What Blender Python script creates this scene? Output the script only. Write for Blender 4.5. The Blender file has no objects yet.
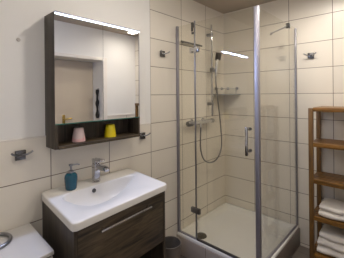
import bpy, bmesh, math, random
from mathutils import Vector, Matrix
random.seed(7)
SC = bpy.context.scene
COL = SC.collection
PI = math.pi

# ------------------------------------------------------------------ camera
cam = bpy.data.cameras.new('camera')
co = bpy.data.objects.new('camera', cam); COL.objects.link(co)
cam.sensor_width = 36.0; cam.lens = 249.44 / 344 * 36.0
cam.shift_y = -(129 - 94.96) / 344
cam.clip_start = 0.02
co.matrix_world = (Matrix.Translation((-2.7173, -1.6148, 1.526)) @ Matrix.Rotation(-0.8279, 4, 'Z')
                   @ Matrix.Rotation(PI/2, 4, 'X') @ Matrix.Rotation(-0.0092, 4, 'Z'))
SC.camera = co

# ------------------------------------------------------------------ world, exposure
w = bpy.data.worlds.new('world'); SC.world = w; w.use_nodes = True
w.node_tree.nodes['Background'].inputs[0].default_value = (0.5, 0.5, 0.5, 1)
w.node_tree.nodes['Background'].inputs[1].default_value = 0.02
SC.view_settings.view_transform = 'Standard'
SC.view_settings.look = 'None'
SC.view_settings.gamma = 1.0
SC.view_settings.use_curve_mapping = False
SC.view_settings.exposure = 0.12

# ------------------------------------------------------------------ room lamps (small warm ceiling domes, built further down; the last two added as fill) and the mirror light
CEIL = 2.525
WARM = (1.0, 0.925, 0.84, 1)
LAMPS = [(-1.64, -0.72, 172.0, .044), (-0.60, -1.08, 295.0, .070), (-2.55, -1.30, 138.0, .044), (-0.35, -1.62, 95.0, .060)]     # x, y, radiance of the dome, depth of the shade
LED_WATTS = 8.8
LED_COL = (.42, .56, 1.0, 1)

# ------------------------------------------------------------------ materials
def srgb(r, g, b):
    f = lambda c: (c/255/12.92) if c/255 <= .04045 else ((c/255+.055)/1.055)**2.4
    return (f(r), f(g), f(b), 1)
def mat(name, col, rough=.5, metal=0., spec=.5, noise=0.0, nscale=20, coat=0., trans=0.):
    m = bpy.data.materials.new(name); m.use_nodes = True
    nt = m.node_tree; b = nt.nodes['Principled BSDF']
    b.inputs['Base Color'].default_value = col
    b.inputs['Roughness'].default_value = rough
    b.inputs['Metallic'].default_value = metal
    b.inputs['Specular IOR Level'].default_value = spec
    b.inputs['Coat Weight'].default_value = coat
    if noise:
        tc = nt.nodes.new('ShaderNodeTexCoord'); n = nt.nodes.new('ShaderNodeTexNoise')
        n.inputs['Scale'].default_value = nscale; n.inputs['Detail'].default_value = 4
        nt.links.new(tc.outputs['Object'], n.inputs['Vector'])
        mx = nt.nodes.new('ShaderNodeMix'); mx.data_type = 'RGBA'
        mx.inputs['A'].default_value = tuple(c*(1-noise) for c in col[:3])+(1,)
        mx.inputs['B'].default_value = tuple(min(1, c*(1+noise)) for c in col[:3])+(1,)
        nt.links.new(n.outputs['Fac'], mx.inputs['Factor'])
        nt.links.new(mx.outputs['Result'], b.inputs['Base Color'])
    return m
def tile_mat(name, axis, off, width, zoff, height, col, grout, joint=.005, rough=.3, axis2=2):
    m = bpy.data.materials.new(name); m.use_nodes = True
    nt = m.node_tree; N = nt.nodes; Lk = nt.links; b = N['Principled BSDF']
    tc = N.new('ShaderNodeTexCoord'); sp = N.new('ShaderNodeSeparateXYZ')
    Lk.new(tc.outputs['Object'], sp.inputs[0])
    def mth(op, a, c):
        n = N.new('ShaderNodeMath'); n.operation = op
        for i, v in enumerate((a, c)):
            if v is None: continue
            if isinstance(v, (int, float)): n.inputs[i].default_value = v
            else: Lk.new(v, n.inputs[i])
        return n.outputs[0]
    def dist(sock, off, wdt):
        t = mth('DIVIDE', mth('ADD', sock, off), wdt)
        f = mth('FRACT', t, None)
        return mth('MULTIPLY', mth('MINIMUM', f, mth('SUBTRACT', 1.0, f)), wdt), mth('FLOOR', t, None)
    du, iu = dist(sp.outputs[axis], off, width)
    dv, iv = dist(sp.outputs[axis2], zoff, height)
    d = mth('MINIMUM', du, dv)
    mr = N.new('ShaderNodeMapRange'); Lk.new(d, mr.inputs['Value'])
    mr.inputs['From Min'].default_value = joint*.35; mr.inputs['From Max'].default_value = joint*.6
    cx = N.new('ShaderNodeCombineXYZ'); Lk.new(iu, cx.inputs[0]); Lk.new(iv, cx.inputs[1])
    wn = N.new('ShaderNodeTexWhiteNoise'); Lk.new(cx.outputs[0], wn.inputs['Vector'])
    ns = N.new('ShaderNodeTexNoise'); ns.inputs['Scale'].default_value = 5; ns.inputs['Detail'].default_value = 5
    Lk.new(tc.outputs['Object'], ns.inputs['Vector'])
    v = mth('ADD', mth('MULTIPLY', wn.outputs['Value'], .05), mth('MULTIPLY', ns.outputs['Fac'], .07))
    v = mth('ADD', v, .94)
    hs = N.new('ShaderNodeHueSaturation'); hs.inputs['Color'].default_value = col; Lk.new(v, hs.inputs['Value'])
    mx = N.new('ShaderNodeMix'); mx.data_type = 'RGBA'
    Lk.new(mr.outputs['Result'], mx.inputs['Factor'])
    mx.inputs['A'].default_value = grout; Lk.new(hs.outputs['Color'], mx.inputs['B'])
    Lk.new(mx.outputs['Result'], b.inputs['Base Color'])
    rr = N.new('ShaderNodeMapRange'); Lk.new(mr.outputs['Result'], rr.inputs['Value'])
    rr.inputs['To Min'].default_value = .9; rr.inputs['To Max'].default_value = rough
    Lk.new(rr.outputs['Result'], b.inputs['Roughness'])
    bp = N.new('ShaderNodeBump'); bp.inputs['Distance'].default_value = .002; bp.inputs['Strength'].default_value = .5
    Lk.new(mr.outputs['Result'], bp.inputs['Height']); Lk.new(bp.outputs[0], b.inputs['Normal'])
    return m
def wood_mat(name, c1, c2, grain, rough=.45, scale=6., stretch=14.):
    """grain: 0/1/2 axis the fibres run along"""
    m = bpy.data.materials.new(name); m.use_nodes = True
    nt = m.node_tree; N = nt.nodes; Lk = nt.links; b = N['Principled BSDF']
    tc = N.new('ShaderNodeTexCoord'); mp = N.new('ShaderNodeMapping')
    s = [scale*stretch]*3; s[grain] = scale
    mp.inputs['Scale'].default_value = s
    Lk.new(tc.outputs['Object'], mp.inputs['Vector'])
    n1 = N.new('ShaderNodeTexNoise'); n1.inputs['Scale'].default_value = .45; n1.inputs['Detail'].default_value = 7
    n1.inputs['Roughness'].default_value = .65; n1.inputs['Distortion'].default_value = .8
    Lk.new(mp.outputs[0], n1.inputs['Vector'])
    cr = N.new('ShaderNodeValToRGB')
    cr.color_ramp.elements[0].position = .36; cr.color_ramp.elements[0].color = c1
    cr.color_ramp.elements[1].position = .64; cr.color_ramp.elements[1].color = c2
    Lk.new(n1.outputs['Fac'], cr.inputs[0]); Lk.new(cr.outputs[0], b.inputs['Base Color'])
    b.inputs['Roughness'].default_value = rough
    bp = N.new('ShaderNodeBump'); bp.inputs['Distance'].default_value = .001; bp.inputs['Strength'].default_value = .3
    Lk.new(n1.outputs['Fac'], bp.inputs['Height']); Lk.new(bp.outputs[0], b.inputs['Normal'])
    return m
def glass_mat(name, tint, refl=1.0, ior=1.5):
    m = bpy.data.materials.new(name); m.use_nodes = True
    nt = m.node_tree; N = nt.nodes; Lk = nt.links; N.remove(N['Principled BSDF'])
    out = N['Material Output']
    t = N.new('ShaderNodeBsdfTransparent'); t.inputs[0].default_value = tint
    g = N.new('ShaderNodeBsdfGlossy'); g.inputs['Roughness'].default_value = 0.01
    g.inputs[0].default_value = (refl, refl, refl, 1)
    # Schlick reflectance of a clear pane, the same on both faces
    lw = N.new('ShaderNodeLayerWeight'); lw.inputs['Blend'].default_value = .5
    p5 = N.new('ShaderNodeMath'); p5.operation = 'POWER'; p5.inputs[1].default_value = 5.0
    Lk.new(lw.outputs['Facing'], p5.inputs[0])
    f = N.new('ShaderNodeMath'); f.operation = 'MULTIPLY_ADD'; f.inputs[1].default_value = .80; f.inputs[2].default_value = .04
    Lk.new(p5.outputs[0], f.inputs[0])
    mx = N.new('ShaderNodeMixShader'); Lk.new(f.outputs[0], mx.inputs[0])
    Lk.new(t.outputs[0], mx.inputs[1]); Lk.new(g.outputs[0], mx.inputs[2]); Lk.new(mx.outputs[0], out.inputs[0])
    return m
def emit(name, col, strength):
    m = bpy.data.materials.new(name); m.use_nodes = True
    b = m.node_tree.nodes['Principled BSDF']
    b.inputs['Base Color'].default_value = (0.8, 0.8, 0.8, 1)
    b.inputs['Emission Color'].default_value = col
    b.inputs['Emission Strength'].default_value = strength
    return m

TILE = srgb(226, 219, 206); GROUT = srgb(112, 96, 80)
M = {}
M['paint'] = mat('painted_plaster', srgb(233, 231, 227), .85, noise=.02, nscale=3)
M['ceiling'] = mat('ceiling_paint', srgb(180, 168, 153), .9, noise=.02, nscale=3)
M['tile_left'] = tile_mat('wall_tile_left', 0, .3887, .4237, -.0282, .25, TILE, GROUT)
M['tile_right'] = tile_mat('wall_tile_right', 1, .3818, .3845, -.0282, .25, TILE, GROUT)
M['tile_rear'] = tile_mat('wall_tile_rear', 0, .2, .4, -.0282, .25, TILE, GROUT)
for k in ('tile_left', 'tile_right', 'tile_rear'):
    pass
M['floor'] = tile_mat('floor_tile', 0, .12, .45, .1, .45, srgb(112, 102, 94), srgb(80, 72, 64), .004, .45, axis2=1)
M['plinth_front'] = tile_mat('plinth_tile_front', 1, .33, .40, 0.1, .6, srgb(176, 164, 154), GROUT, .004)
M['plinth_side_shaded'] = tile_mat('plinth_tile_side_shaded', 0, .3, .62, 0.1, .6, srgb(122, 111, 102), GROUT, .004)  # darker than the front tile: shade on this side put into the colour
M['ceramic'] = mat('white_ceramic', srgb(214, 210, 203), .2, spec=.4)
M['acrylic'] = mat('white_acrylic', srgb(228, 226, 220), .25)
M['white_lacquer'] = mat('white_lacquer', srgb(206, 202, 196), .3)
M['dark_gap'] = mat('gap_shade', srgb(34, 32, 32), .6)
M['chrome'] = mat('chrome', (.58, .58, .60, 1), .14, 1.)
M['bright_chrome'] = mat('bright_chrome', (.8, .8, .8, 1), .2, 1.)
M['dull_chrome'] = mat('dull_chrome', (.30, .30, .31, 1), .28, 1.)
M['dark_metal'] = mat('dark_metal', (.10, .095, .09, 1), .35, .7)
M['dark_chrome'] = mat('dark_chrome', (.17, .17, .175, 1), .25, 1.)
M['alu'] = mat('satin_aluminium', (.36, .35, .39, 1), .5, .85)
M['grey_alu'] = mat('grey_aluminium', (.30, .30, .33, 1), .35, 1.)
M['seal'] = mat('dark_seal', srgb(70, 66, 66), .5)
M['mirror'] = mat('mirror_silver', (.90, .91, .91, 1), .0, 1.)
M['glass_edge'] = mat('green_glass_edge', srgb(60, 110, 100), .15)
M['glass'] = glass_mat('clear_glass', (.955, .948, .915, 1))
M['frost'] = mat('frosted_glass', srgb(150, 155, 150), .4)
M['van_v'] = wood_mat('dark_oak_upright', srgb(42, 36, 29), srgb(80, 70, 57), 2)
M['van_h'] = wood_mat('dark_oak_level', srgb(30, 23, 14), srgb(92, 78, 58), 0)
M['acacia'] = wood_mat('oiled_acacia', srgb(90, 61, 22), srgb(148, 104, 44), 1, .35)
M['acacia_v'] = wood_mat('oiled_acacia_upright', srgb(84, 59, 26), srgb(128, 92, 44), 2, .35)
M['teal'] = mat('teal_ceramic', srgb(8, 74, 94), .22, coat=.3)
M['pink'] = mat('pink_plastic_lit', srgb(214, 170, 172), .45)
M['pink_pale'] = mat('pale_pink_plastic', srgb(206, 184, 182), .45)
M['yellow'] = mat('yellow_plastic', srgb(226, 205, 20), .4)
M['towel'] = mat('white_terry', srgb(236, 230, 220), .95, spec=.1, noise=.07, nscale=180)
M['bin'] = mat('grey_plastic', srgb(120, 112, 104), .5)
M['bin_in'] = mat('dark_grey_plastic', srgb(104, 98, 90), .6)
M['led'] = emit('led_light', (.80, .88, 1.0, 1), 2.2)
M['door'] = mat('beige_door', srgb(200, 185, 163), .5)
M['frame'] = mat('white_frame', srgb(226, 220, 212), .4)
M['brass'] = mat('brass', (.55, .40, .12, 1), .25, 1.)
M['black_cloth'] = mat('black_cloth', srgb(36, 34, 34), .9)
M['drain_grey'] = mat('drain_grey', srgb(92, 88, 78), .4, .3)
M['grey_cap'] = mat('grey_cap', srgb(190, 182, 174), .5)

# ------------------------------------------------------------------ mesh helpers
class MB:
    def __init__(s): s.bm = bmesh.new()
    def _add(s, other):
        me = bpy.data.meshes.new('tmp'); other.to_mesh(me); other.free(); s.bm.from_mesh(me); bpy.data.meshes.remove(me)
    def box(s, x0, x1, y0, y1, z0, z1, bev=0., seg=2, warp=None, sub=0):
        b = bmesh.new(); bmesh.ops.create_cube(b, size=1)
        for v in b.verts:
            v.co = Vector((x0+(v.co.x+.5)*(x1-x0), y0+(v.co.y+.5)*(y1-y0), z0+(v.co.z+.5)*(z1-z0)))
        if sub: bmesh.ops.subdivide_edges(b, edges=b.edges[:], cuts=sub, use_grid_fill=True)
        if bev and not sub: bmesh.ops.bevel(b, geom=b.edges[:], offset=bev, segments=seg, profile=.5, affect='EDGES')
        if warp:
            for v in b.verts: v.co = Vector(warp(*v.co))
        s._add(b); return s
    def tube(s, pts, r, seg=12, cap=True, closed=False):
        pts = [Vector(p) for p in pts]; n = len(pts)
        rs = r if isinstance(r, (list, tuple)) else [r]*n
        b = bmesh.new(); rings = []
        up = None
        for i, p in enumerate(pts):
            if closed: t = pts[(i+1) % n]-pts[i-1]
            else: t = pts[min(i+1, n-1)]-pts[max(i-1, 0)]
            t.normalize()
            if up is None:
                a = Vector((0, 0, 1)) if abs(t.z) < .9 else Vector((1, 0, 0))
                up = (a - t*a.dot(t)).normalized()
            else:
                up = (up - t*up.dot(t)).normalized()
            sd = t.cross(up)
            rings.append([b.verts.new(p+(up*math.cos(k*2*PI/seg)+sd*math.sin(k*2*PI/seg))*rs[i]) for k in range(seg)])
        m = n if closed else n-1
        for i in range(m):
            A = rings[i]; B = rings[(i+1) % n]
            for k in range(seg):
                b.faces.new((A[k], A[(k+1) % seg], B[(k+1) % seg], B[k]))
        if cap and not closed:
            b.faces.new(rings[0][::-1]); b.faces.new(rings[-1])
        bmesh.ops.recalc_face_normals(b, faces=b.faces[:])
        s._add(b); return s
    def lathe(s, prof, center=(0, 0, 0), seg=32, axis='Z', sx=1., sy=1.):
        b = bmesh.new(); rings = []
        for r, z in prof:
            if r < 1e-6: rings.append([b.verts.new((0, 0, z))])
            else: rings.append([b.verts.new((r*sx*math.cos(k*2*PI/seg), r*sy*math.sin(k*2*PI/seg), z)) for k in range(seg)])
        for A, B in zip(rings, rings[1:]):
            for k in range(seg):
                k2 = (k+1) % seg
                if len(A) == 1 and len(B) == 1: continue
                if len(A) == 1: b.faces.new((A[0], B[k2], B[k]))
                elif len(B) == 1: b.faces.new((A[k], A[k2], B[0]))
                else: b.faces.new((A[k], A[k2], B[k2], B[k]))
        bmesh.ops.recalc_face_normals(b, faces=b.faces[:])
        R = Matrix.Identity(3)
        if axis == 'Y': R = Matrix.Rotation(PI/2, 3, 'X')        # +z -> -y
        if axis == 'X': R = Matrix.Rotation(PI/2, 3, 'Y')
        for v in b.verts: v.co = R @ v.co + Vector(center)
        s._add(b); return s
    def prism(s, poly, z0, z1, bev=0.):
        b = bmesh.new()
        lo = [b.verts.new((x, y, z0)) for x, y in poly]; hi = [b.verts.new((x, y, z1)) for x, y in poly]
        b.faces.new(lo[::-1]); b.faces.new(hi); n = len(poly)
        for i in range(n): b.faces.new((lo[i], lo[(i+1) % n], hi[(i+1) % n], hi[i]))
        bmesh.ops.recalc_face_normals(b, faces=b.faces[:])
        if bev: bmesh.ops.bevel(b, geom=b.edges[:], offset=bev, segments=2, profile=.5, affect='EDGES')
        s._add(b); return s
    def xform(s, mtx):
        bmesh.ops.transform(s.bm, matrix=mtx, verts=s.bm.verts[:]); return s
    def build(s, name, m, parent=None, loc=(0, 0, 0), smooth=True, angle=35):
        me = bpy.data.meshes.new(name)
        p = Vector(loc)
        if parent is not None:
            q = parent
            while q is not None: p = p + q.location if q is parent else p + q.location; q = q.parent
        base = p if parent is not None else Vector(loc)
        for v in s.bm.verts: v.co -= base
        s.bm.to_mesh(me); s.bm.free()
        me.materials.append(m)
        if smooth:
            for f in me.polygons: f.use_smooth = True
            me.set_sharp_from_angle(angle=math.radians(angle))
        o = bpy.data.objects.new(name, me); COL.objects.link(o)
        if parent is not None: o.parent = parent
        else: o.location = loc
        return o
def tag(o, label=None, cat=None, group=None, kind=None):
    if label: o['label'] = label
    if cat: o['category'] = cat
    if group: o['group'] = group
    if kind: o['kind'] = kind
    return o
def thing(name, label, cat, loc, group=None):
    o = bpy.data.objects.new(name, None); COL.objects.link(o); o.location = loc
    o.empty_display_size = .05
    return tag(o, label, cat, group)
def struct(o, label=None):
    o['kind'] = 'structure'
    return o
def copy_thing(o, loc, rotz, label):
    r = o.copy(); COL.objects.link(r); r.location = loc; r.rotation_euler = (0, 0, rotz); r['label'] = label
    for ch in list(o.children):
        c = ch.copy(); COL.objects.link(c); c.parent = r
        for g in list(ch.children):
            d = g.copy(); COL.objects.link(d); d.parent = c
    return r
def smooth_path(pts, n=6):
    """Catmull-Rom through pts"""
    P = [Vector(p) for p in pts]; P = [2*P[0]-P[1]]+P+[2*P[-1]-P[-2]]; out = []
    for i in range(1, len(P)-2):
        for k in range(n):
            t = k/n
            out.append(.5*((2*P[i])+(P[i+1]-P[i-1])*t+(2*P[i-1]-5*P[i]+4*P[i+1]-P[i+2])*t*t+(3*P[i]-P[i-1]-3*P[i+1]+P[i+2])*t**3))
    out.append(P[-2]); return out

# ------------------------------------------------------------------ the room
XE, YR = -3.20, -2.00          # end wall behind the camera's left, rear wall behind the camera
TILE_X = -1.2361               # where the full-height tiling of the left wall starts
LEDGE = 1.2782                 # top of the half-height tiling
struct(MB().box(XE-.1, .1, YR-.4, .1, -.1, 0).build('floor', M['floor'], smooth=False))
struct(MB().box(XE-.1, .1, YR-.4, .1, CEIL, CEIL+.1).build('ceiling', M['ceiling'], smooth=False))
wl = MB()
wl.box(XE-.1, .1, .012, .12, 0, CEIL)
wall_left = struct(wl.build('wall_left', M['paint'], smooth=False))
tl = MB()
tl.box(TILE_X, 0.0, 0, .012, 0, CEIL)
tl.box(XE, TILE_X, 0, .012, 0, LEDGE)
tl.build('tiling', M['tile_left'], wall_left, smooth=False)
struct(MB().box(0, .12, YR-.4, 0.1, 0, CEIL).build('wall_right', M['tile_right'], smooth=False))
struct(MB().box(XE-.12, XE, YR-.4, .1, 0, CEIL).build('wall_end', M['paint'], smooth=False))
# slim light strip where the plaster meets the tiles
t1 = MB().prism([(TILE_X-.052, .012), (TILE_X, .012), (TILE_X, .0005)], LEDGE, CEIL)
struct(t1.build('trim_1', M['paint'], smooth=False))
t2 = MB().box(XE, TILE_X-.001, -.003, .012, LEDGE-.002, LEDGE+.004, .0015)
struct(t2.build('trim_2', M['frame']))
# rear wall with a deep doorway
DX0, DX1, DZ = -1.40, -.636, 2.056
wr = MB()
wr.box(XE, DX0, YR-.30, YR, 0, CEIL); wr.box(DX1, 0, YR-.30, YR, 0, CEIL); wr.box(DX0, DX1, YR-.30, YR, DZ, CEIL)
wall_rear = struct(wr.build('wall_rear', M['paint'], smooth=False))
RL = 1.20
wt = MB(); wt.box(XE, DX0-.07, YR, YR+.012, 0, RL); wt.box(DX1+.07, 0, YR, YR+.012, 0, RL)
wt.build('tiling', M['tile_rear'], wall_rear, smooth=False)
fr = MB()
fr.box(DX0-.07, DX0, YR, YR+.02, 0, DZ+.045, .003); fr.box(DX1, DX1+.07, YR, YR+.02, 0, DZ+.045, .003)
fr.box(DX0, DX1, YR, YR+.02, DZ, DZ+.045, .003)
struct(fr.build('trim_3', M['frame']))
t4 = MB(); t4.box(DX1+.07, 0, YR, YR+.018, RL, RL+.02, .003); t4.box(XE, DX0-.07, YR, YR+.018, RL, RL+.02, .003)
struct(t4.build('trim_4', M['frame']))
dr = MB().box(DX0+.004, DX1-.004, YR-.31, YR-.27, .005, DZ-.004, .003)
door = struct(dr.build('door_1', M['door']))
hd = MB().box(-1.115-.02, -1.115+.02, YR-.27, YR-.262, 1.10, 1.25, .003)
hd.tube([(-1.115, YR-.262, 1.19), (-1.115, YR-.215, 1.19), (-1.09, YR-.212, 1.192), (-1.02, YR-.212, 1.195)], .011)
hd.build('door_handle', M['brass'], door)
# dark garment hung on the door reveal (seen in the mirror)
g = thing('hanging_garment', 'dark garment hanging at the door edge, seen only in the mirror', 'garment', (DX1-.03, YR-.10, 1.18))
gp = MB()
b = bmesh.new(); rows = []
for i in range(21):
    z = 1.18+i*.022; row = []
    for k in range(16):
        a = k*2*PI/16
        rx = .016+.012*math.sin(i*.75)+.004*math.sin(3*a+i); ry = .032*(1-.35*i/20)
        row.append(b.verts.new((DX1-.032+rx*math.cos(a), YR-.10+ry*math.sin(a), z)))
    rows.append(row)
for A, B in zip(rows, rows[1:]):
    for k in range(16): b.faces.new((A[k], A[(k+1) % 16], B[(k+1) % 16], B[k]))
b.faces.new(rows[0][::-1]); b.faces.new(rows[-1]); gp._add(b)
gp.build('cloth', M['black_cloth'], g)
MB().tube([(DX1, YR-.10, 1.63), (DX1-.03, YR-.10, 1.63), (DX1-.035, YR-.10, 1.61)], .006).build('hook', M['dull_chrome'], g)
# ceiling lamps; end-of-room and shelf-corner ones are unseen, added for fill
for i, (x, y, pw_, sh_) in enumerate(LAMPS):
    lb = ['small round ceiling lamp above the washbasin', 'small round ceiling lamp before the shower', 'small added fill lamp on the ceiling at the end of the room', 'small round ceiling lamp added to brighten the rear wall, above the wooden shelf'][i]
    t = thing('ceiling_lamp', lb, 'lamp', (x, y, CEIL), 'round ceiling lamps')
    MB().lathe([(0, -.001), (.075, -.001), (.078, -sh_), (.073, -sh_), (.069, -.016), (0, -.016)], (x, y, CEIL)).build('base', M['white_lacquer'], t)
    MB().lathe([(0, -.0165)]+[(.06*math.cos(a), -.017-.055*math.sin(a)) for a in [k*PI/20 for k in range(10)]]+[(0, -.072)], (x, y, CEIL), 24).build('dome', emit('lamp_dome', WARM, pw_), t)

# ------------------------------------------------------------------ shower
SX, SY, SYW = -.885, -.812, -.832      # front glass plane, corner post, side glass at the right wall
TRAY = .195; GT = 2.19
fy = lambda x: SYW + (SY-SYW)*(x/SX)    # side plane Y at X
# tiled plinth and tray
pl = thing('shower_plinth', 'low tiled plinth carrying the white shower tray', 'plinth', (SX, SY, 0))
tag(pl, kind=None)
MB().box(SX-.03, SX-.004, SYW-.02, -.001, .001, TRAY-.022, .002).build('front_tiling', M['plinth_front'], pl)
MB().prism([(SX-.004, SY-.024), (-.001, SYW-.024), (-.001, SYW+.002), (SX-.004, SY+.002)], .001, TRAY-.022, .001).build('side_tiling', M['plinth_side_shaded'], pl)
tr = thing('shower_tray', 'square white shower tray on the tiled plinth', 'shower tray', (SX/2, SY/2, TRAY))
def tray_mesh():
    b = bmesh.new(); n = 12
    def rr(x0, x1, y0, y1, r, z):
        pts = []
        for cx_, cy_, a0 in ((x1-r, y1-r, 0), (x0+r, y1-r, PI/2), (x0+r, y0+r, PI), (x1-r, y0+r, 1.5*PI)):
            for k in range(n+1): a = a0+k*PI/2/n; pts.append((cx_+r*math.cos(a), cy_+r*math.sin(a), z))
        return [b.verts.new(p) for p in pts]
    x0, x1, y0, y1 = SX-.022, -.002, SYW-.012, -.002
    L = [rr(x0+.06, x1-.02, y0+.07, y1-.02, .02, TRAY-.064), rr(x0+.045, x1-.02, y0+.055, y1-.02, .01, TRAY-.021), rr(x0, x1, y0, y1, .006, TRAY-.021), rr(x0, x1, y0, y1, .006, TRAY-.004), rr(x0+.004, x1-.004, y0+.004, y1-.004, .006, TRAY),
         rr(x0+.045, x1-.035, y0+.04, y1-.035, .03, TRAY), rr(x0+.053, x1-.041, y0+.048, y1-.041, .035, TRAY-.008),
         rr(x0+.078, x1-.066, y0+.073, y1-.066, .05, TRAY-.036), rr(x0+.115, x1-.103, y0+.11, y1-.103, .08, TRAY-.044)]
    for A, B in zip(L, L[1:]):
        for k in range(len(A)): b.faces.new((A[k], A[(k+1) % len(A)], B[(k+1) % len(A)], B[k]))
    b.faces.new(L[-1]); b.faces.new(L[0][::-1])
    bmesh.ops.recalc_face_normals(b, faces=b.faces[:]); return b
tm = MB(); tm._add(tray_mesh()); tm.build('basin', M['acrylic'], tr, angle=50)
MB().lathe([(0, .010), (.040, .010), (.052, .006), (.055, 0), (0, 0)], (-.745, -.172, TRAY-.0432)).build('drain_cover', M['drain_grey'], tr)
# enclosure
en = thing('shower_enclosure', 'corner shower enclosure of clear glass panes with satin metal profiles', 'shower enclosure', (SX, SY, TRAY))
HY = -.222                                   # hinge line on the front plane
fp = MB().box(SX-.004, SX+.004, HY+.006, -.022, TRAY+.012, GT).build('fixed_pane', M['glass'], en, smooth=False)
dp = MB().box(SX-.004, SX+.004, SY+.022, HY-.006, TRAY+.016, GT).build('door_pane', M['glass'], en, smooth=False)
def sidep(x): return (x, fy(x))
sp_ = MB().prism([(SX+.018, fy(SX)-.004), (-.022, SYW-.004), (-.022, SYW+.004), (SX+.018, fy(SX)+.004)], TRAY+.012, GT).build('side_pane', M['glass'], en, smooth=False)
MB().box(SX-.017, SX+.017, SY-.017, SY+.017, TRAY+.0006, GT+.003, .004).build('corner_post', M['alu'], en)
MB().box(SX-.015, SX+.010, -.024, -.001, TRAY+.0006, GT+.003, .003).build('wall_profile', M['alu'], en)
MB().box(-.024, -.001, SYW-.009, SYW+.009, TRAY+.0006, GT-.002, .003).build('wall_profile', M['grey_alu'], en)
MB().box(SX-.006, SX+.006, HY-.006, HY+.006, TRAY+.004, GT+.015, .002).build('hinge_profile', M['grey_alu'], en)
rb = MB().box(SX-.010, SX+.010, SY+.018, HY-.006, TRAY+.0005, TRAY+.016, .002)
rb.build('door_seal', M['seal'], en)
MB().box(SX-.010, SX+.010, HY+.006, -.024, TRAY+.0005, TRAY+.012, .002).build('bottom_profile', M['alu'], en)
MB().prism([(SX+.018, fy(SX)-.009), (-.024, SYW-.009), (-.024, SYW+.009), (SX+.018, fy(SX)+.009)], TRAY+.0005, TRAY+.012, .002).build('bottom_profile', M['alu'], en)
for z, mm in ((1.936, 'chrome'), (.461, 'dull_chrome')):
    h = MB().box(SX-.012, SX-.004, HY-.045, HY+.055, z-.024, z+.024, .003)
    h.box(SX+.004, SX+.012, HY-.045, HY+.055, z-.024, z+.024, .003)
    h.build('hinge', M[mm], en)
h = MB().box(SX-.013, SX-.004, HY+.012, HY+.034, 2.11, GT+.004, .003); h.box(SX+.004, SX+.016, HY+.004, HY+.034, 2.15, GT+.004, .003)
h.box(SX-.012, SX+.004, HY+.008, HY+.030, 2.085, 2.105, .003)
h.build('pivot_clamp', M['dark_metal'], en)
hn = MB(); HX = SX-.045; hy_ = -.742
hn.box(HX-.010, HX+.010, hy_-.010, hy_+.010, 1.055, 1.275, .004)
for z in (1.085, 1.255): hn.tube([(HX+.005, hy_, z), (SX-.004, hy_, z)], .008)
hn.build('door_handle', M['chrome'], en)
for z in (1.085, 1.255):
    MB().lathe([(0, 0), (.014, 0), (.014, .018), (0, .018)], (SX+.004, hy_, z), axis='X').build('handle_cap', M['dull_chrome'], en)
sb = MB().tube([(-.215, fy(-.215)+.004, 2.168), (-.19, fy(-.215)+.03, 2.176), (-.012, -.582, 2.176)], .0075)
sbo = sb.build('support_bar', M['dull_chrome'], en)
ck = MB().box(-.235, -.195, fy(-.215)-.014, fy(-.215)-.005, 2.150, GT+.006, .003); ck.box(-.235, -.195, fy(-.215)+.005, fy(-.215)+.016, 2.150, GT+.006, .003)
ck.box(-.233, -.197, fy(-.215)-.013, fy(-.215)+.015, GT+.001, GT+.008, .002)
ck.build('clamp', M['dark_metal'], sbo)
MB().lathe([(0, 0), (.016, 0), (.016, .006), (.010, .010), (0, .010)], (0, 0, 0), axis='Y').xform(Matrix.Translation((-.001, -.584, 2.176)) @ Matrix.Rotation(-PI/2, 4, 'Z')).build('wall_flange', M['chrome'], sbo)

# riser rail
RX = -.362
rl = thing('shower_rail', 'upright chrome riser rail fixed to the shower wall', 'rail', (RX, -.06, 1.28))
MB().tube([(RX, -.06, 1.285), (RX, -.06, 2.305)], .011).build('rail', M['chrome'], rl)
for z in (2.194, 1.423):
    bk = MB().box(RX-.014, RX+.014, -.072, -.001, z-.016, z+.016, .004); bk.build('bracket', M['dull_chrome'], rl)
sl = MB().box(RX-.018, RX+.018, -.085, -.042, 1.775, 1.825, .005); sl.tube([(RX+.018, -.065, 1.80), (RX+.035, -.072, 1.80)], .012)
sl.build('slider', M['dull_chrome'], rl)
# hand shower with its hose
hsx = RX+.052
hs = thing('hand_shower', 'hand shower with square dark head resting on the riser rail', 'hand shower', (hsx, -.08, 1.74))
MB().tube([(hsx, -.078, 1.74), (hsx+.004, -.082, 1.82), (hsx+.012, -.088, 1.92)], [.015, .020, .018]).build('handle', M['bright_chrome'], hs)
hh = MB().box(-.034, .034, -.011, .011, -.042, .042, .006)
hh.xform(Matrix.Translation((hsx+.022, -.098, 1.955)) @ Matrix.Rotation(-.35, 4, 'Z') @ Matrix.Rotation(.30, 4, 'X'))
hh.build('spray_head', M['dark_metal'], hs)
hose = [(-.60, -.075, 1.186), (-.610, -.075, 1.06), (-.605, -.075, .954), (-.558, -.075, .850), (-.458, -.075, .790), (-.330, -.075, .786),
        (-.235, -.075, .85), (-.195, -.075, .959), (-.215, -.075, 1.173), (-.246, -.075, 1.348), (-.283, -.075, 1.521), (-.308, -.076, 1.668), (hsx, -.078, 1.742)]
MB().tube(smooth_path(hose), .0075, 10).build('hose', M['dull_chrome'], hs)
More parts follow.
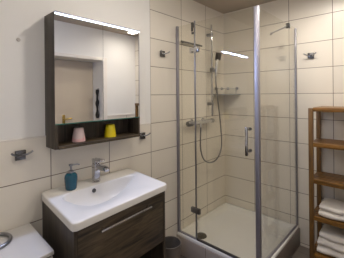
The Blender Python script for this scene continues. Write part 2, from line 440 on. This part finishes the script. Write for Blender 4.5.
# mixer
mx_ = thing('shower_mixer', 'chrome bar mixer tap on the shower wall', 'mixer tap', (-.56, -.06, 1.20))
b1 = MB().tube([(-.72, -.06, 1.237), (-.40, -.06, 1.237)], .022, 20); b1.tube([(-.60, -.06, 1.235), (-.60, -.075, 1.19)], .011)
b1.build('bar', M['bright_chrome'], mx_)
MB().tube([(-.80, -.06, 1.237), (-.785, -.06, 1.237), (-.74, -.06, 1.237), (-.72, -.06, 1.237)], [.024, .030, .030, .023], 20).build('knob', M['dull_chrome'], mx_)
MB().tube([(-.40, -.06, 1.237), (-.385, -.06, 1.237), (-.355, -.06, 1.237), (-.345, -.06, 1.237)], [.022, .026, .026, .02], 20).build('knob', M['chrome'], mx_)
for x in (-.665, -.465):
    MB().lathe([(0, .001), (.036, .001), (.036, .006), (.022, .014), (.016, .02), (.016, .045), (0, .045)], (x, 0, 1.237), axis='Y').build('rosette', M['chrome'], mx_)
# corner shelf
cs = thing('corner_shelf', 'small frosted glass corner shelf with chrome gallery in the shower corner', 'shelf', (-.1, -.1, 1.53))
pts = [(-.001, -.001), (-.285, -.001), (-.285, -.03)]
for k in range(1, 8):
    t = k/8; pts.append((-.285+.255*t-.05*math.sin(PI*t), -.03-.19*t-.05*math.sin(PI*t)))
pts += [(-.03, -.22), (-.001, -.22)]
MB().prism(pts, 1.520, 1.528, .001).build('shelf_plate', M['frost'], cs)
gl = MB().tube(smooth_path([(-.215, -.028, 1.598), (-.17, -.06, 1.598), (-.105, -.105, 1.598), (-.06, -.14, 1.598), (-.03, -.175, 1.598)]), .004)
gl.build('gallery_rail', M['bright_chrome'], cs)
for c, ax in (((-.20, 0, 1.598), 'Y'), ((-.07, 0, 1.598), 'Y'), ((0, -.055, 1.598), 'X'), ((0, -.175, 1.598), 'X')):
    q = MB().lathe([(0, .001), (.017, .001), (.017, .010), (.008, .013), (.008, .03), (0, .03)], (0, 0, 0), axis='Y')
    if ax == 'X': q.xform(Matrix.Rotation(-PI/2, 4, 'Z'))
    q.xform(Matrix.Translation(c)); q.build('rosette', M['dull_chrome'], cs)
for c in ((-.20, -.03), (-.03, -.175)):
    MB().tube([(c[0], c[1], 1.525), (c[0], c[1], 1.6)], .004).build('stem', M['chrome'], cs)
# bar on the wall behind the fixed pane
tb = thing('wall_bar', 'slim dark horizontal bar on the wall behind the fixed glass pane', 'bar', (-.68, -.03, 2.05))
MB().box(-.855, -.505, -.036, -.024, 2.043, 2.061, .003).build('bar', M['dark_metal'], tb)
for x in (-.80, -.56): MB().tube([(x, -.001, 2.052), (x, -.028, 2.052)], .008).build('bracket', M['dull_chrome'], tb)

# ------------------------------------------------------------------ mirror cabinet
CX0, CX1, CY, CZ0, CZ1 = -2.112, -1.473, -.134, 1.212, 2.020
mc = thing('mirror_cabinet', 'dark wood two-door mirror cabinet on the wall above the washbasin', 'mirror cabinet', ((CX0+CX1)/2, 0, CZ0))
NZ = 1.362          # lower edge of the mirror doors
ca = MB(); t = .018
ca.box(CX0, CX0+t, CY, .0105, CZ0, CZ1, .001); ca.box(CX1-t, CX1, CY, .0105, CZ0, CZ1, .001)
ca.box(CX0+t, CX1-t, CY+.012, .0105, CZ1-t, CZ1, .001)
ca.box(CX0+t, CX1-t, -.006, .0105, CZ0+t, CZ1-t)
ca.build('carcass', M['van_v'], mc)
fl = MB(); fl.box(CX0+t, CX1-t, CY-.012, .0105, CZ0, CZ0+t, .001); fl.box(CX0+t, CX1-t, CY+.02, -.006, NZ+.004, NZ+.018, .001)
fl.build('niche_shelf', M['van_h'], mc)
CM = -1.790
for a, b_ in ((CX0+.001, CM-.001), (CM+.001, CX1-.001)):
    d = MB().box(a, b_, CY-.001, CY+.018, NZ, CZ1-.016); d = d.build('mirror_door', M['mirror'], mc, smooth=False)
    MB().box(a, b_, CY-.0015, CY+.019, NZ-.006, NZ-.0002).build('glass_edge', M['glass_edge'], d, smooth=False)
MB().box(CX0+.002, CX1, CY-.010, CY+.011, CZ1-.0145, CZ1-.0065, .002).build('led_strip', M['led'], mc)
ll = bpy.data.lights.new('led_strip_light', 'AREA'); ll.shape = 'RECTANGLE'; ll.size = CX1-CX0-.01; ll.size_y = .010
ll.energy = LED_WATTS; ll.color = LED_COL[:3]
lo = bpy.data.objects.new('led_strip_light', ll); COL.objects.link(lo)
lo.location = ((CX0+CX1)/2, CY-.013, CZ1-.016); lo.rotation_euler = (math.radians(-42), 0, 0)
MB().box(CX0, CX1, CY-.014, CY+.012, CZ1-.006, CZ1, .001).build('top_cover', M['alu'], mc)
# tumblers in the niche, standing upside down
def tumbler(name, label, x, m1, m2=None):
    z = CZ0+t+.0005; y = -.065
    o = thing(name, label, 'tumbler', (x, y, z), 'tumblers in the cabinet niche')
    prof = [(.038, 0), (.042, 0), (.0425, .004), (.031, .084), (.028, .088), (0, .089)]
    MB().lathe(prof+[(0, .085), (.028, .083), (.038, .003), (.038, 0)], (x, y, z)).build('cup', m1, o)
    if m2:
        b = MB().lathe([(.0428, .002), (.0368, .046)], (x, y, z))
        bm_ = b.bm
        for v in bm_.verts:
            a = math.atan2(v.co.y-y, v.co.x-x)
            if v.co.z > z+.02:
                h = .046+.028*math.sin(a+.5); r = .0428-(h-.002)/.082*.0116+.0006
                v.co = Vector((x+r*math.cos(a), y+r*math.sin(a), z+h))
        b.build('light_band', m2, o)  # slanted light across the cup, put into a second pink
tumbler('pink_tumbler', 'pale pink plastic tumbler in the niche under the left mirror', -1.933, M['pink_pale'], M['pink'])
tumbler('yellow_tumbler', 'bright yellow plastic tumbler in the niche under the right mirror', -1.693, M['yellow'])

# ------------------------------------------------------------------ vanity and basin (stand very slightly askew)
QB = [(-2.149, -.001), (-1.486, -.001), (-1.535, -.487), (-2.196, -.524)]     # back-left, back-right, front-right, front-left
W_, D_ = .66, .51
def Q(x, y, z=0.):
    u, v = x/W_, y/D_
    X = (QB[0][0]*(1-u)+QB[1][0]*u)*(1-v)+(QB[3][0]*(1-u)+QB[2][0]*u)*v
    Y = (QB[0][1]*(1-u)+QB[1][1]*u)*(1-v)+(QB[3][1]*(1-u)+QB[2][1]*u)*v
    return (X, Y, z)
BZ = .946; BT = .038; VZ = BZ-BT
vx0, vx1, vd = .012, W_-.012, D_-.022
vc = thing('vanity_cabinet', 'dark oak vanity cabinet with one drawer, carrying the washbasin', 'vanity cabinet', Q(W_/2, D_/2, 0))
MB().box(vx0, vx0+.018, .0, vd, .001, VZ-.001, warp=Q).build('side_panel', M['van_v'], vc, smooth=False)
MB().box(vx1-.018, vx1, .0, vd, .001, VZ-.001, warp=Q).build('side_panel', M['van_v'], vc, smooth=False)
MB().box(vx0+.018, vx1-.018, .0, .012, .05, VZ-.001, warp=Q).build('back_panel', M['van_v'], vc, smooth=False)
MB().box(vx0+.018, vx1-.018, .012, vd-.02, .565, .583, warp=Q).build('inner_shelf', M['van_h'], vc, smooth=False)
MB().box(vx0+.018, vx1-.018, .012, vd-.04, .10, .118, warp=Q).build('bottom_shelf', M['van_h'], vc, smooth=False)
dw = MB().box(vx0+.020, vx1-.020, vd-.018, vd, .575, VZ-.008, .0015, warp=Q).build('drawer_front', M['van_h'], vc)
hl = MB()
ax0, ax1, hz = .145, .500, .855
hl.box(ax0, ax1, vd+.024, vd+.034, hz-.0055, hz+.0055, .002, warp=Q)
for x in (ax0+.012, ax1-.024): hl.box(x, x+.012, vd, vd+.026, hz-.005, hz+.005, .001, warp=Q)
hl.build('drawer_handle', M['bright_chrome'], dw)

wb = thing('washbasin', 'white ceramic washbasin with wide shallow bowl on the dark vanity', 'washbasin', Q(W_/2, D_/2, VZ))
def basin_mesh():
    b = bmesh.new(); n = 128; rings = []
    cx0, cy0 = .27, .262
    # outline of the bowl: nearly straight at the back, sweeping arc at the front
    key = [(.066, .215), (.075, .262), (.095, .328), (.137, .392), (.175, .412), (.252, .412), (.347, .378), (.464, .297), (.560, .222), (.598, .188),
           (.580, .166), (.525, .158), (.44, .154), (.278, .146), (.162, .142), (.10, .150), (.072, .178)]
    cl = smooth_path([(x, y, 0) for x, y in key[-2:]+key+key[:3]], 12)
    def reach(a):
        c, sn = math.cos(a), math.sin(a); best = .1
        for p, q in zip(cl, cl[1:]):
            px, py, qx, qy = p.x-cx0, p.y-cy0, q.x-cx0, q.y-cy0
            d = c*(qy-py)-sn*(qx-px)
            if abs(d) < 1e-9: continue
            t = (px*(qy-py)-py*(qx-px))/d; u = (px*sn-py*c)/d
            if t > 0 and -.001 <= u <= 1.001: best = t
        return best
    RAD = [reach(2*PI*k/n) for k in range(n)]
    def ell(s_, z):
        return [b.verts.new(Q(cx0+RAD[k]*s_*math.cos(2*PI*k/n), cy0+RAD[k]*s_*math.sin(2*PI*k/n), z)) for k in range(n)]
    def rect(inset, z, r):
        x0, x1, y0, y1 = inset, W_-inset, (0.0005 if inset < .001 else inset*.3), D_-inset
        row = []
        for k in range(n):
            a = 2*PI*k/n; c, sn = math.cos(a), math.sin(a)
            hx, hy = (x1-x0)/2, (y1-y0)/2; mx2, my2 = (x0+x1)/2, (y0+y1)/2
            # superellipse-like rounded rectangle ray cast
            s = 1/max(abs(c)/hx, abs(sn)/hy)
            x, y = c*s, sn*s
            qx, qy = abs(x)-(hx-r), abs(y)-(hy-r)
            if qx > 0 and qy > 0:
                # intersect the ray with the corner arc
                ox, oy = hx-r, hy-r; dx, dy = abs(c), abs(sn)
                bb = dx*ox+dy*oy; cc = ox*ox+oy*oy-r*r
                tt = bb+math.sqrt(max(0, bb*bb-cc)); x = math.copysign(dx*tt, c); y = math.copysign(dy*tt, sn)
            row.append(b.verts.new(Q(mx2+x, my2+y, z)))
        return row
    rings += [rect(.0, BZ-BT, .022), rect(.0, BZ-.007, .022), rect(.002, BZ-.002, .022), rect(.007, BZ, .024), rect(.018, BZ-.0005, .03)]
    rings += [ell(1.012, BZ-.0005), ell(1.0, BZ-.002), ell(.985, BZ-.008), ell(.955, BZ-.030), ell(.90, BZ-.058), ell(.80, BZ-.088), ell(.58, BZ-.112), ell(.28, BZ-.120), ell(.09, BZ-.123)]
    for A, B in zip(rings, rings[1:]):
        for k in range(n): b.faces.new((A[k], A[(k+1) % n], B[(k+1) % n], B[k]))
    b.faces.new(rings[-1])
    # underside of the bowl, hidden inside the vanity
    low = [b.verts.new((v.co.x, v.co.y, BZ-BT)) for v in rings[5]]
    l2 = [b.verts.new((v.co.x, v.co.y, v.co.z-.014)) for v in rings[9]]
    for k in range(n):
        k2 = (k+1) % n
        b.faces.new((rings[0][k2], rings[0][k], low[k], low[k2])); b.faces.new((low[k2], low[k], l2[k], l2[k2]))
    l3 = [b.verts.new((v.co.x, v.co.y, v.co.z-.012)) for v in rings[11]]
    for k in range(n): b.faces.new((l2[(k+1) % n], l2[k], l3[k], l3[(k+1) % n]))
    b.faces.new(l3[::-1])
    bmesh.ops.recalc_face_normals(b, faces=b.faces[:]); return b
bmh = MB(); bmh._add(basin_mesh()); bmh.build('bowl', M['ceramic'], wb, angle=60)
dq = Q(.27, .262, BZ-.1225)
MB().lathe([(0, .006), (.022, .005), (.028, 0.001), (.028, -.001), (0, -.001)], dq).build('drain', M['chrome'], wb)
oq = Q(.285, .1535, BZ-.030)
ov = MB().lathe([(.006, .002), (.010, .004), (.013, .001), (.013, -.004), (.006, -.004)], (0, 0, 0), axis='Y')
ov.lathe([(0, -.0005), (.0075, -.0005), (.0075, -.003), (0, -.003)], (0, 0, 0), axis='Y')
ov.xform(Matrix.Translation(Vector(oq)+Vector((0, -.002, .0))) @ Matrix.Rotation(-.30, 4, 'X'))
ov.build('overflow', M['dark_metal'], wb)
# faucet
fx, fyy = -1.824, -.088
fa = thing('basin_faucet', 'chrome single-lever faucet standing behind the bowl of the washbasin', 'faucet', (fx, fyy, BZ))
bd = MB().box(-.021, .021, -.021, .021, .001, .122, .006); bd.lathe([(0, .0005), (.029, .0005), (.029, .006), (.025, .009), (0, .009)], (0, 0, 0))
bd.xform(Matrix.Translation((fx, fyy, BZ))); bd.build('body', M['chrome'], fa)
sp2 = MB().box(-.017, .017, -.135, .01, -.014, .014, .005)
sp2.xform(Matrix.Translation((fx+.002, fyy, BZ+.108)) @ Matrix.Rotation(.03, 4, 'X')); sp2.tube([(fx, fyy-.12, BZ+.100), (fx, fyy-.12, BZ+.088)], .011)
sp2.build('spout', M['chrome'], fa)
lv = MB().box(-.020, .020, -.085, .022, -.007, .007, .004)
lv.xform(Matrix.Translation((fx, fyy, BZ+.148)) @ Matrix.Rotation(-.06, 4, 'X')); lv.box(fx-.019, fx+.019, fyy-.019, fyy+.019, BZ+.121, BZ+.146, .004)
lv.build('lever', M['chrome'], fa)
# soap dispenser
sx_, sy_ = -2.003, -.10
sd = thing('soap_dispenser', 'teal soap dispenser with chrome pump on the left of the washbasin', 'soap dispenser', (sx_, sy_, BZ))
MB().lathe([(0, 0.0005), (.028, .0005), (.033, .006), (.036, .03), (.038, .055), (.0385, .075), (.036, .090), (.028, .100), (.016, .105), (0, .105)], (sx_, sy_, BZ)).build('bottle', M['teal'], sd)
pm = MB().lathe([(0, .104), (.017, .104), (.017, .116), (.009, .119), (.006, .122), (.006, .145), (.012, .146), (.012, .156), (0, .157)], (sx_, sy_, BZ))
pm.tube([(sx_, sy_, BZ+.151), (sx_+.035, sy_-.012, BZ+.152), (sx_+.048, sy_-.016, BZ+.146)], [.006, .005, .004])
pm.build('pump', M['dull_chrome'], sd)

# ------------------------------------------------------------------ hamper with ring at the left
lh = thing('laundry_hamper', 'white flat-topped hamper against the tiled wall left of the vanity', 'hamper', (-2.42, -.19, 0))
HZ = .785
P4 = [(-2.62, -.004), (-2.208, -.004), (-2.221, -.381), (-2.62, -.410)]
ins = lambda d: [(-2.62+d, -.004), (-2.208-d, -.004), (-2.221-d, -.381+d), (-2.62+d, -.410+d)]
MB().prism(ins(.004), .001, HZ-.030, .003).build('body', M['white_lacquer'], lh)
MB().prism(ins(.012), HZ-.030, HZ-.022).build('gap', M['dark_gap'], lh, smooth=False)  # inset strip coloured dark for the shade between lid and body
ld = MB().prism(P4, HZ-.022, HZ, .005).build('lid', M['white_lacquer'], lh)
ringp = [(-2.408+.075*math.cos(a), -.100+.078*math.sin(a), HZ+.009) for a in [k*2*PI/40 for k in range(40)]]
MB().tube(ringp, .009, 12, closed=True).build('ring_handle', M['dull_chrome'], ld)

# ------------------------------------------------------------------ robe hooks
hk = thing('robe_hook', 'square chrome double robe hook on the wall tiles at far left', 'robe hook', (-2.255, 0, 1.19), 'square robe hooks')
c0 = Vector((-2.255, 0, 1.19))
MB().box(-2.255-.027, -2.255+.027, -.016, -.001, 1.19-.027, 1.19+.027, .002).build('plate', M['dark_chrome'], hk)
for s in (-1, 1):
    MB().tube([c0+Vector((s*.006, -.014, .002)), c0+Vector((s*.026, -.034, .004)), c0+Vector((s*.046, -.044, .014)), c0+Vector((s*.054, -.046, .022))], .0055).build('prong', M['dull_chrome'], hk)
copy_thing(hk, (-1.340, 0, 1.184), 0, 'square chrome robe hook at the lower right of the mirror cabinet')
copy_thing(hk, (-1.092, 0, 1.903), 0, 'chrome robe hook high on the tiles between cabinet and shower')
copy_thing(hk, (0, -.969, 1.896), -PI/2, 'square chrome robe hook on the right wall above the wooden shelf')
pg = MB().lathe([(0, .004), (.008, .004), (.011, .001), (.011, -.001), (0, -.001)], (-2.254, .0105, 1.853), axis='Y').build('wall_plug', M['grey_cap'], loc=(-2.254, .0115, 1.853))
tag(pg, 'tiny grey round plug in the plain plaster left of the mirror cabinet', 'wall plug')

# ------------------------------------------------------------------ wooden shelf unit on the right wall
ws = thing('wooden_shelf', 'oiled wood shelf unit with slatted shelves against the right wall', 'shelf unit', (-.16, -1.32, 0))
FX0, FX1, BX0, BX1 = -.318, -.284, -.044, -.012
Y0, Y1 = -1.017, -1.62
pw = .036
for xa, xb in ((FX0, FX1), (BX0, BX1)):
    for ya in (Y0, Y1+pw):
        MB().box(xa, xb, ya-pw, ya, .001, 1.40, .003).build('post', M['acacia_v'], ws)
SH = [1.408, 1.103, .788, .472, .150]
for i, z in enumerate(SH):
    m = MB(); top = (i == 0)
    ya, yb = (Y0+.002, Y1-.002) if top else (Y0-pw+.010, Y1+pw-.010)
    z1 = z
    if top:
        m.box(FX0-.004, FX0+.030, Y1, Y0-.038, z1-.036, z1-.001, .003)
        m.box(BX1-.026, BX1, Y1, Y0-.038, z1-.036, z1-.001, .003)
    else:
        m.box(FX0+.002, FX0+.026, Y1+pw*.4, Y0-pw, z1-.036, z1, .003)
        m.box(BX1-.028, BX1-.004, Y1+pw*.4, Y0-pw, z1-.036, z1, .003)
    n = 6; xs0, xs1 = FX0+.031, BX1-.030; wd = (xs1-xs0)/n
    for k in range(n):
        m.box(xs0+k*wd+.004, xs0+(k+1)*wd-.004, Y1+.004, (Y0-.004 if not top else Y0-.03), z1-.018, z1-.002, .003)
    for yy in (Y0-pw-.002, Y1+.002): m.box(FX0+.026, BX1-.026, yy, yy+.022, z1-.036, z1-.019, .002)
    m.build('shelf_board', M['acacia'], ws)

# towels
def towel(name, label, x0, x1, y0, y1, z, h, lay, seed, group):
    rnd = random.Random(seed); m = MB()
    lh_ = h/lay
    for k in range(lay):
        b = bmesh.new(); n = 18; prof = []
        za, zb = z+k*lh_, z+(k+1)*lh_
        r = lh_*.49; cz = (za+zb)/2
        # section in XZ : rounded fold at the front (x0), rounded at the back
        sec = []
        for j in range(9):
            a = PI/2+PI*j/8; sec.append((x0+r+r*1.25*math.cos(a), cz+r*math.sin(a)))
        for j in range(1, 8): sec.append((x0+r+(x1-x0-2*r)*j/8, za+lh_*.01))
        for j in range(9):
            a = -PI/2+PI*j/8; sec.append((x1-r+r*math.cos(a), cz+r*math.sin(a)))
        for j in range(1, 8): sec.append((x1-r-(x1-x0-2*r)*j/8, zb-lh_*.01))
        rows = []
        off = rnd.uniform(-.006, .006)
        for i in range(n):
            y = y0+(y1-y0)*i/(n-1); e = min(i, n-1-i)
            sc = 1 if e > 1 else (.94 if e == 1 else .78)
            row = []
            for sx2, sz2 in sec:
                wv = .0035*math.sin(i*.8+sx2*26+seed)+rnd.uniform(-.0015, .0015)
                zz = cz+(sz2-cz)*sc
                row.append(b.verts.new((sx2+off+wv*1.5, y+rnd.uniform(-.001, .001), max(z+.0005, zz+wv*.5 if k == lay-1 else zz))))
            rows.append(row)
        c = len(sec)
        for A, B in zip(rows, rows[1:]):
            for j in range(c): b.faces.new((A[j], A[(j+1) % c], B[(j+1) % c], B[j]))
        b.faces.new(rows[0][::-1]); b.faces.new(rows[-1])
        bmesh.ops.recalc_face_normals(b, faces=b.faces[:]); m._add(b)
    o = m.build(name, M['towel'], loc=((x0+x1)/2, (y0+y1)/2, z), angle=60)
    tag(o, label, 'towel', group)
G = 'folded white towels on the wooden shelf'
zz = SH[3]
towel('folded_towel', 'folded white towel at the bottom of the upper towel pile', -.290, -.055, -1.085, -1.50, zz, .052, 1, 3, G)
towel('folded_towel', 'folded white towel on top of the upper towel pile', -.283, -.060, -1.090, -1.49, zz+.0530, .050, 1, 8, G)
zz = SH[4]
towel('folded_towel', 'thick folded white towel at the bottom of the lowest shelf pile', -.285, -.05, -1.070, -1.50, zz, .062, 1, 5, G)
towel('folded_towel', 'folded white towel in the middle of the lowest shelf pile', -.280, -.055, -1.074, -1.49, zz+.063, .062, 1, 13, G)
towel('folded_towel', 'folded white towel on top of the lowest shelf pile', -.270, -.06, -1.085, -1.48, zz+.126, .055, 1, 21, G)

# ------------------------------------------------------------------ waste bin
bx, by = -1.205, -.19
wbn = thing('waste_bin', 'round grey waste bin on the floor between vanity and shower', 'waste bin', (bx, by, 0))
MB().lathe([(0, .001), (.072, .001), (.075, .004), (.090, .296), (.091, .300), (.087, .301), (.0855, .297)], (bx, by, 0), 40).build('shell', M['bin'], wbn)
MB().lathe([(.0853, .297), (.071, .008), (0, .008)], (bx, by, 0), 40).build('inside', M['bin_in'], wbn)
